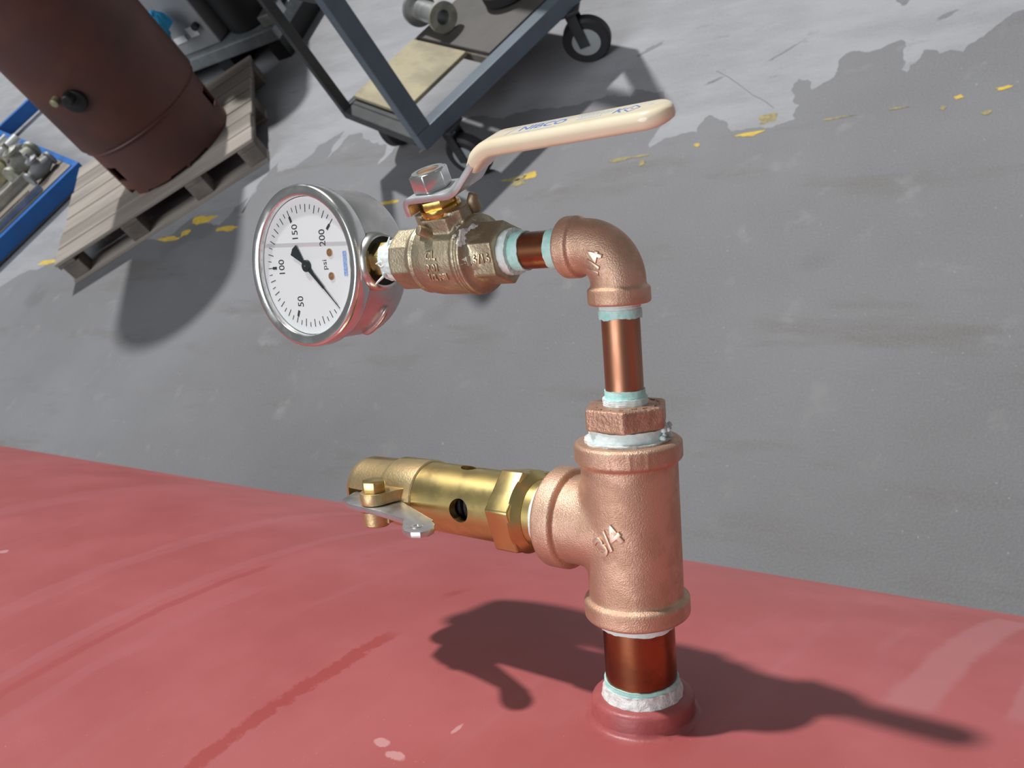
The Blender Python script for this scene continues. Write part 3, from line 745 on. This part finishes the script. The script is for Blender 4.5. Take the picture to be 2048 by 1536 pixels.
# glycerine filling below a level surface
up_l = (GAUGE.to_3x3().inverted() @ Vector((0, 0, 1))).normalized()
sfc = MB(); lvl = 10.2
def lvl_line(y):
    # points of the level plane p.up = c at depth y inside radius 29.6 ; plane passes dial point (0, YD, lvl)
    c = up_l.y * YD + up_l.z * lvl
    pts = []
    for i in range(41):
        x = -29.6 + 59.2 * i / 40; z = (c - up_l.x * x - up_l.y * y) / up_l.z
        if x * x + z * z < 29.6 ** 2: pts.append((x, z))
    return pts
A = lvl_line(YD + .1); Bq = lvl_line(YF - 1.75)
n = min(len(A), len(Bq))
A = A[:n]; Bq = Bq[:n]
vs_ = [(x, YD + .1, z) for x, z in A] + [(x, YF - 1.75, z) for x, z in Bq]
vs_ += [(x, y, z - .25) for x, y, z in vs_]
fs = []
for i in range(n - 1): fs += [(i, i + 1, n + i + 1, n + i), (2 * n + i, 3 * n + i, 3 * n + i + 1, 2 * n + i + 1), (i, 2 * n + i, 2 * n + i + 1, i + 1), (n + i, n + i + 1, 3 * n + i + 1, 3 * n + i)]
fs += [(0, n, 3 * n, 2 * n), (n - 1, 3 * n - 1, 4 * n - 1, 2 * n - 1)]
sfc.add(vs_, fs).build('glycerine', 'glycerine', t, smooth=0)
# stem entry: collar, rubber, brass hexagon, tape
MB().tube([(-29.0, 12.6), (-34.0, 12.4), (-36.0, 11.9), (-36.8, 11.1), (-36.6, 10.3), (-35.4, 9.9), (-29.0, 9.9)], 64, 'X').build('collar', 'stainless', t)
MB().tube([(-31.5, 6.0), (-31.5, 10.0), (-34.9, 10.0), (-34.9, 6.0)], 48, 'X').build('grommet', 'rubber_black', t)
st = MB().prism(hexagon(8.0, .25), -44.5, -32, HXM).build('stem', 'brass', t, bevel=.4)
MB().lathe([(-53, 6.4), (-44, 6.6)], 40, 'X').build('thread', 'brass', st)
wrap(t, 'thread_tape', 'tape_white', -51.5, -41.2, 9.4, 'X', seed=81, amp=.7, thick=2.2, ridge=.3, jt=1.3, jb=.3, taper=1.4)
m = MB()
for (pts, r) in (([( -43, 6.5, -5.0), (-43, 7.5, -6.5), (-40.5, 8.5, -8.6), (-39.5, 8.8, -9.6)], [.7, .6, .45, .3]), ([(-45, 7.2, -1), (-43, 8.6, -.5), (-41, 9.2, -1.2)], [.7, .6, .3]), ([(-45.5, 6.5, 4), (-46.5, 6.5, 7.5), (-47, 6.0, 9.5)], [.6, .5, .25]), ([(-45, 7.2, -1.6), (-43.4, 8.8, -2.6), (-42, 9.0, -1.4)], [.6, .5, .3])):
    m.sweep(pts, r, 8)
m.build('tape_strands', 'tape_white', t)
# pressed rib on the case
rp = []
for i in range(13):
    a = math.radians(-143 + 36 * i / 12); rp.append((33.0 * math.cos(a), -10.0 + YF - 14.3, 33.0 * math.sin(a)))
MB().sweep(rp, [.6, 1.5] + [1.8] * 9 + [1.5, .6], 12).build('pressed_rib', 'stainless', t, smooth=60)

# ================================================================== RELIEF VALVE (RELIEF frame: x outward from the tee branch)
t = thing('relief_valve', 'polished brass pressure relief valve with pull lever screwed into the tee', 'valve', RELIEF @ T3(33, 0, 0))
ro = (33, 0, 0)
MB().tube([(26, 9), (26, 13.0), (40, 13.2), (41.5, 13.2), (42, 12.6), (44, 12.6), (44, 9)], 64, 'X').build('neck', 'brass', t, ro)
wrap(t, 'thread_tape', 'tape_white', 32.0, 37.4, 14.0, 'X', seed=91, amp=.12, thick=1.0, ridge=.12, jt=.5, jb=.1, root=ro)
hz = MB().prism(hexagon(18.2, math.radians(14)), 44.6, 56.0, HXM).build('hexagon', 'brass', t, ro, bevel=.9, bevseg=3)
MB().tube([(41.6, 10), (41.6, 13.4), (45.5, 16.6), (45.5, 10)], 64, 'X').build('shoulder', 'brass', hz, ro)
body = MB().tube([(55, 11.0), (55, 14.5), (98.6, 14.6), (98.6, 11.0)], 96, 'X').build('body', 'brass', None, (0, 0, 0), smooth=35)
cm = MB()
for az in (4, 100, 190, 280):       # vent holes: azimuth from +Y towards +Z
    a = math.radians(az); x = 72.0 if az == 4 else 77.3
    c, s = math.cos(a), math.sin(a)
    M2 = Matrix(((0, 1, 0, x), (c, 0, -s, 0), (s, 0, c, 0), (0, 0, 0, 1))) @ T3(0, 0, 0)
    # cylinder along radial direction
    M2 = Matrix(((1, 0, 0, x), (0, -s, c, 0), (0, c, s, 0), (0, 0, 0, 1)))
    cm.lathe([(6, 4.9), (20, 4.9)], 40, 'Z', M=M2)
cut(body, cm)
body.data.transform(T3(-33, 0, 0)); body.parent = t
body.data.materials.clear(); body.data.materials.append(MATS['brass']); shade(body, 30)
sp = []
for i in range(200):
    a = 2 * PI * i / 20; sp.append((57 + i * .2, 8.2 * math.cos(a), 8.2 * math.sin(a)))
MB().sweep(sp, 1.5, 10).build('spring', 'spring_dark', t, ro)
MB().lathe([(54, 4.6), (98, 4.6)], 24, 'X').build('spindle', 'spring_dark', t, ro)
cap = MB().lathe([(98.6, 12), (98.6, 14.8), (99.2, 15.3), (116, 15.1), (117.5, 14.5), (119, 13.9), (136, 13.5), (139.5, 12.6), (142, 10.6), (143.4, 7), (143.8, 2)], 96, 'X').build('cap', None, None, (0, 0, 0), smooth=35)
cut(cap, MB().box(119.5, 138, 4, 20, -2.0, 2.6))
cap.data.transform(T3(-33, 0, 0)); cap.parent = t; cap.data.materials.append(MATS['brass_cast']); shade(cap, 35)
XB, YB = 111.5, 22.0
def ear(z0, z1, r, nm):
    out = [(XB + 6, 11), (XB + r, YB - 2)] + [(XB + r * math.cos(a), YB + r * math.sin(a)) for a in [PI * i / 14 for i in range(15)]] + [(XB - r - 1, YB - 4), (XB - 10.5, 11)]
    MB().prism(out, z0, z1).build(nm, 'brass_cast', cap, (33, 0, 0), bevel=.5)
ear(1.6, 6.6, 6.2, 'ear')
MB().lathe([(-8.0, 5.0), (-7.2, 5.7), (-1.4, 6.0)], 40, 'Z', (XB, YB, 0)).box(XB - 7, XB + 5, 10, YB, -6.5, -1.6).build('ear', 'brass_cast', cap, ro)
MB().prism(hexagon(5.3, .35), 6.6, 11.4, T3(XB, YB, 0)).lathe([(-7.9, 2.4), (8, 2.4)], 20, 'Z', (XB, YB, 0)).build('bolt', 'brass', t, ro, bevel=.5)
lev = [(130.2, 24.0), (133.5, 14.4), (133.0, 8.0), (120, 8.0), (104.0, 14.6), (73.1, 28.0)] + [(73.0 + 5.8 * math.cos(a), 35.4 + 6.4 * math.sin(a)) for a in [math.radians(270 - 25 * i) for i in range(0, 1)]] + [(69.0, 31.5), (66.6, 35.0), (66.2, 38.5), (67.6, 41.4), (71, 43.0), (75, 42.4), (78.4, 40.0), (85.4, 32.0), (102, 29.0), (121.8, 27.4)]
ll = MB().prism(lev, -1.2, 1.3).build('pull_lever', 'steel_zinc', t, ro, smooth=30, bevel=.35)
MB().tube([(1.2, 1.0), (1.2, 2.6), (1.75, 2.2), (1.75, 1.2)], 24, 'Z', (73.6, 37.0, 0)).build('lever_hole_rim', 'steel_zinc', ll, ro)

# ================================================================== BACKGROUND
def zmat(x, y, yaw, z=0.0): return T3(x, y, z) @ Matrix.Rotation(yaw, 4, 'Z')
# --- pallet
pyaw = math.atan2(.628, .778)
PW, PD, PH = 1.22, 1.0, .145
pal = thing('wooden_pallet', 'weathered grey wooden pallet under the brown tank', 'pallet', zmat(-4.557, 1.683, pyaw))
nb = 7; bw = (PD - (nb - 1) * .010) / nb
for i in range(nb):
    y = i * (bw + .010); MB().box(random.uniform(-.01, .01), PW + random.uniform(-.008, .008), y, y + bw, PH - .020, PH - random.uniform(0, .004)).build('deck_board', 'wood_grey', pal, smooth=0, bevel=.004)
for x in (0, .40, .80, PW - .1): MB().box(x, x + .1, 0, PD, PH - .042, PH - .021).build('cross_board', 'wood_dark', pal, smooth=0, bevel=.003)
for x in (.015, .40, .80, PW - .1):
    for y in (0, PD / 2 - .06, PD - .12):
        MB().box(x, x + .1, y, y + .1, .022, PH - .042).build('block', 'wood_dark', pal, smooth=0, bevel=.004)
for y in (0, PD / 2 - .05, PD - .1): MB().box(0, PW, y, y + .1, 0, .022).build('bottom_board', 'wood_grey', pal, smooth=0, bevel=.003)

# --- brown tank on the pallet
bt = thing('steel_vessel', 'dark brown upright steel vessel on a foot ring standing on the pallet', 'tank', T3(-4.24, 2.475, PH))
RB, RF = .352, .326
ring = MB().tube([(0, RF), (.27, RF + .004), (.27, RF - .012), (0, RF - .012)], 96).build('foot_ring', 'tank_brown', None, smooth=40)
cm = MB()
for az in (38, 150, 262):
    cm.box(.2, .5, -.045, .045, .09, .18, Matrix.Rotation(math.radians(az), 4, 'Z'))
for az, w, h in ((-42, .05, .02), (-62, .09, .012), (-100, .04, .03), (-20, .06, .015)):
    cm.box(.2, .5, -w, w, -.05, h, Matrix.Rotation(math.radians(az), 4, 'Z'))
cut(ring, cm); ring.parent = bt; ring.data.materials.clear(); ring.data.materials.append(MATS['tank_brown']); shade(ring, 40)
bp = [(.16, .01), (.17, .12), (.20, .22), (.235, .30)] + [(.28, RB - .012), (.30, RB), (1.35, RB)] + [(1.35 + .18 * math.sin(a), RB * math.cos(a)) for a in [PI / 2 * i / 8 for i in range(1, 8)]] + [(1.53, .01)]
MB().lathe(bp, 96).build('vessel_body', 'tank_brown', bt, smooth=40)
MB().tube([(.262, RB - .03), (.262, RB - .016), (.272, RB - .010), (.282, RB - .016), (.282, RB - .03)], 96).build('weld_bead', 'tank_brown', bt)
az = math.radians(-62); R0_ = RB
M2 = T3(R0_ * math.cos(az), R0_ * math.sin(az), .56) @ Matrix.Rotation(az, 4, 'Z')
MB().lathe([(-.03, .058), (.015, .055), (.02, .046)], 32, 'X', M=M2).build('port_boss', 'machine_black', bt)
MB().lathe([(.018, .03), (.05, .026), (.055, .02)], 24, 'X', M=M2 @ T3(0, 0, .03)).build('port_plug', 'machine_black', bt)
MB().lathe([(-.02, .022), (.03, .020), (.034, .012)], 20, 'X', M=T3(R0_ * math.cos(az - .22), R0_ * math.sin(az - .22), .60) @ Matrix.Rotation(az - .22, 4, 'Z')).build('port_plug', 'brass_old', bt)

# --- steel cart
cyaw = math.atan2(.906, .424)      # local x runs along the long rail
cart = thing('steel_cart', 'blue grey square tube steel cart on black casters', 'cart', zmat(-2.186, 2.048, cyaw))
TW = .068; CL, CWD, ZB = .97, .68, .24
def bar(nm, x0, x1, y0, y1, z0, z1, mat='cart_paint'): return MB().box(x0, x1, y0, y1, z0, z1).build(nm, mat, cart, smooth=0, bevel=.004)
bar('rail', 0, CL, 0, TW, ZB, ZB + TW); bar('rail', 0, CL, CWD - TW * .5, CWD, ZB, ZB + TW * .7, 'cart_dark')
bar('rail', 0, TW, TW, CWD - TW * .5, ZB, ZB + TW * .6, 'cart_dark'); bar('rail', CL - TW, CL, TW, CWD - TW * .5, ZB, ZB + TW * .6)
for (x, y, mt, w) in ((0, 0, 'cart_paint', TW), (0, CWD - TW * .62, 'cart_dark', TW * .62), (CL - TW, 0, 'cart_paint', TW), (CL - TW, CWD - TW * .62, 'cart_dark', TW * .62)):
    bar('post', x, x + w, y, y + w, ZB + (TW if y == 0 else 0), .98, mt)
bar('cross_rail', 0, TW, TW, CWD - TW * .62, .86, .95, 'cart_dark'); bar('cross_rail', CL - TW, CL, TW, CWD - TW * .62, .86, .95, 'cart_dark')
sh = bar('shelf_board', .075, .43, TW + .16, CWD - TW * .5, ZB + TW * .7, ZB + TW * .7 + .018, 'plywood')
sh = bar('shelf_board', .45, .93, TW + .03, CWD - TW * .5, ZB + TW * .7, ZB + TW * .7 + .012, 'sheet_shaded')
bar('shelf_bearer', .44, .47, TW, CWD - TW * .5, ZB + .005, ZB + TW * .65, 'wood_dark')
bar('shelf_bearer', .05, .09, TW, CWD - TW * .5, ZB + .005, ZB + TW * .65, 'cart_dark')
def caster(x, y, rot):
    f = MB().box(-.05, .05, -.045, .045, ZB - .012, ZB, zmat(x, y, rot))
    f.box(-.012, .03, -.034, -.028, .08, ZB - .012, zmat(x, y, rot)); f.box(-.012, .03, .028, .034, .08, ZB - .012, zmat(x, y, rot))
    fo = f.build('caster_fork', 'cart_dark', cart, smooth=0, bevel=.002)
    Mw = zmat(x, y, rot, .095) @ T3(.02, 0, 0)
    w = MB().lathe([(-.024, .055), (-.026, .085), (-.016, .095), (.016, .095), (.026, .085), (.024, .055)], 40, 'Y', M=Mw).build('wheel', 'tyre', fo, smooth=40)
    MB().lathe([(-.029, .012), (-.027, .056), (.027, .056), (.029, .012)], 32, 'Y', M=Mw).build('hub', 'wheel_hub', fo, smooth=40)
caster(.79, .035, math.radians(-48)); caster(.13, .04, math.radians(-70)); caster(.13, CWD - .05, math.radians(30)); caster(CL - .14, CWD - .05, math.radians(30))

# things standing on the cart's shelf
pm = zmat(-2.50, 2.78, math.radians(150), .315)
p1 = thing('pipe_flange', 'small grey flanged pipe piece lying on the cart shelf', 'pipe fitting', pm)
MB().tube([(-.13, .030), (-.13, .042), (.10, .042), (.10, .030)], 32, 'X', (0, 0, .05)).build('pipe', 'galv', p1)
MB().tube([(.08, .03), (.08, .072), (.10, .072), (.10, .03)], 32, 'X', (0, 0, .05)).build('flange', 'galv', p1)
MB().tube([(-.14, .03), (-.14, .062), (-.12, .062), (-.12, .03)], 32, 'X', (0, 0, .05)).build('flange', 'cast_grey', p1)
p2 = thing('rubber_wheel', 'black rubber wheel lying at the far end of the cart shelf', 'wheel', T3(-2.16, 2.90, .30))
MB().tube([(0, .05), (.0, .11), (.012, .125), (.05, .125), (.062, .11), (.062, .05)], 40).build('tyre', 'tyre', p2)
MB().lathe([(.008, .05), (.05, .05)], 24).build('hub', 'cart_dark', p2)

# --- blue rack with loose fittings
ryaw = math.atan2(.949, .317)       # local x along the front beam
RK = zmat(-5.564, 1.983, ryaw)
rk = thing('blue_rack', 'low blue steel rack at the left edge loaded with fittings', 'rack', RK)
ZR = .12; RW = 1.85
MB().box(-.9, .62, -.04, 0, .02, ZR).build('front_channel', 'blue_paint', rk, smooth=0, bevel=.005)
MB().box(-.9, 1.3, RW, RW + .04, .02, ZR).build('back_channel', 'blue_paint', rk, smooth=0, bevel=.005)
MB().box(.58, .62, 0, RW, .02, ZR).build('end_channel', 'blue_paint', rk, smooth=0, bevel=.005)
MB().box(-.9, -.86, 0, RW, .02, ZR).build('end_channel', 'blue_paint', rk, smooth=0, bevel=.005)
for i in range(8): MB().box(-.86, .58, .02 + i * .17, .02 + i * .17 + .15, ZR - .02, ZR).build('deck_strip', 'wood_grey', rk, smooth=0)
for x in (-.88, .56):
    for y in (-.02, RW): MB().box(x, x + .05, y - .02, y + .04, 0, .02).build('foot', 'machine_black', rk, smooth=0)
def on_rack(nm, label, cat, x, y, rot, group=None): return thing(nm, label, cat, RK @ zmat(x, y, rot, ZR + .001), group)
for (x, y, L, r, rot, lab) in ((.50, 1.00, .17, .045, .1, 'bright chrome pipe stub nearest the brown vessel'), (.46, 1.38, .24, .022, .1, 'slim bright chrome pipe on the blue rack'), (.34, 1.20, .15, .045, .1, 'short fat chrome pipe stub on the blue rack')):
    q = on_rack('chrome_pipe', lab, 'pipe', x, y, rot)
    MB().tube([(-L / 2, r * .7), (-L / 2, r), (L / 2, r), (L / 2, r * .7)], 32, 'X', (0, 0, r * 1.25)).build('pipe', 'pipe_chrome', q)
    MB().tube([(-L / 2 - .006, r * .7), (-L / 2 - .006, r * 1.25), (-L / 2 + .03, r * 1.25), (-L / 2 + .03, r * .7)], 32, 'X', (0, 0, r * 1.25)).build('collar', 'pipe_chrome', q)
def cast_valve(lab, x, y, rot, s, mat):
    q = on_rack('cast_valve', lab, 'valve', x, y, rot)
    MB().lathe([(-.10 * s, .045 * s), (-.085 * s, .045 * s), (-.08 * s, .03 * s), (-.04 * s, .042 * s), (0, .052 * s), (.04 * s, .042 * s), (.08 * s, .03 * s), (.085 * s, .045 * s), (.10 * s, .045 * s)], 32, 'X', (0, 0, .052 * s)).build('body', mat, q)
    MB().lathe([(.05 * s, .035 * s), (.11 * s, .028 * s), (.115 * s, .04 * s), (.13 * s, .04 * s), (.14 * s, .012 * s), (.17 * s, .012 * s)], 24, 'Z').build('bonnet', mat, q)
cast_valve('pale grey cast valve beside the brown vessel on the rack', .44, .50, .5, 1.3, 'cast_grey')
cast_valve('yellowish brass valve lying on the blue rack', .32, .78, 1.2, 1.1, 'brass_old')
cast_valve('olive cast valve at the left picture edge on the rack', .10, .82, .2, 1.5, 'cast_grey')
cast_valve('dark cast valve just behind the blue beam', .46, .20, .2, 1.0, 'machine_grey')
for (x, y, L, w, rot, mat, lab) in ((.02, .06, .70, .018, .0, 'galv', 'long galvanised bar lying along the blue beam'), (-.04, .13, .70, .014, .0, 'bar_wood', 'brown bar beside the galvanised bar'), (.22, .36, .34, .026, .05, 'galv', 'short galvanised bar on the rack'), (-.10, .46, .50, .03, .05, 'bar_wood', 'brown timber offcut on the rack')):
    q = on_rack('metal_bar' if mat == 'galv' else 'wooden_bar', lab, 'bar', x, y, rot)
    MB().box(-L / 2, L / 2, -w, w, 0, w * 1.6).build('bar', mat, q, smooth=0, bevel=.003)
    MB().box(-L / 2, L / 2, -w, -w * .6, w * 1.6, w * 2.4).build('lip', mat, q, smooth=0)

# --- machine on a skid behind the pallet
myaw = math.radians(9)
MK = zmat(-4.50, 3.28, myaw)
mc = thing('machine_skid', 'grey machine cabinet and black drum on a steel skid behind the pallet', 'machine', MK)
MB().box(-.80, .42, 0, .75, .12, .20).build('skid_deck', 'skid_grey', mc, smooth=0, bevel=.01)
for x in (-.7, -.1, .3): MB().box(x, x + .1, .02, .73, 0, .12).build('runner', 'machine_black', mc, smooth=0)
cb = MB().box(-.75, -.01, .06, .60, .20, 1.3).build('cabinet', 'machine_grey', mc, smooth=0, bevel=.01)
MB().box(-.75, -.01, .05, .062, .62, .63).build('door_seam', 'skid_grey', cb, smooth=0)
for (x, z, w, h) in ((-.13, .32, .035, .03), (-.25, .30, .045, .018)):
    MB().box(x - w, x + w, .052, .062, z - h, z + h).build('label_plate', 'label_white', cb, smooth=0)
MB().lathe([(.0, .022), (.03, .02)], 20, 'Y', (-.075, .03, .345)).build('knob', 'machine_black', cb)
MB().lathe([(.20, .19), (.21, .20), (1.2, .20)], 48, 'Z', (.19, .26, 0)).build('drum', 'machine_black', mc)
MB().box(.36, .46, .02, .16, .20, .27).build('bracket', 'galv', mc, smooth=0, bevel=.006)
rag = MB().lathe([(-.07, .01), (-.06, .03), (-.03, .045), (.0, .04), (.03, .055), (.06, .05), (.085, .02), (.09, .005)], 28, 'Z',
                 fn=lambda tt, r, a, i: (tt + .012 * noise.noise(Vector((math.cos(a) * 2, math.sin(a) * 2, i))), r * (1 + .55 * noise.noise(Vector((math.cos(a) * 2.2, math.sin(a) * 2.2, tt * 25))))))
ro_ = rag.build('blue_rag', 'rag_blue', smooth=60)
ro_.matrix_world = MK @ T3(-.215, -.06, .44) @ Matrix.Rotation(.5, 4, 'Y') @ Matrix.Scale(1.25, 4)
tag(ro_, 'bright blue rag hanging on the grey machine cabinet', 'rag')
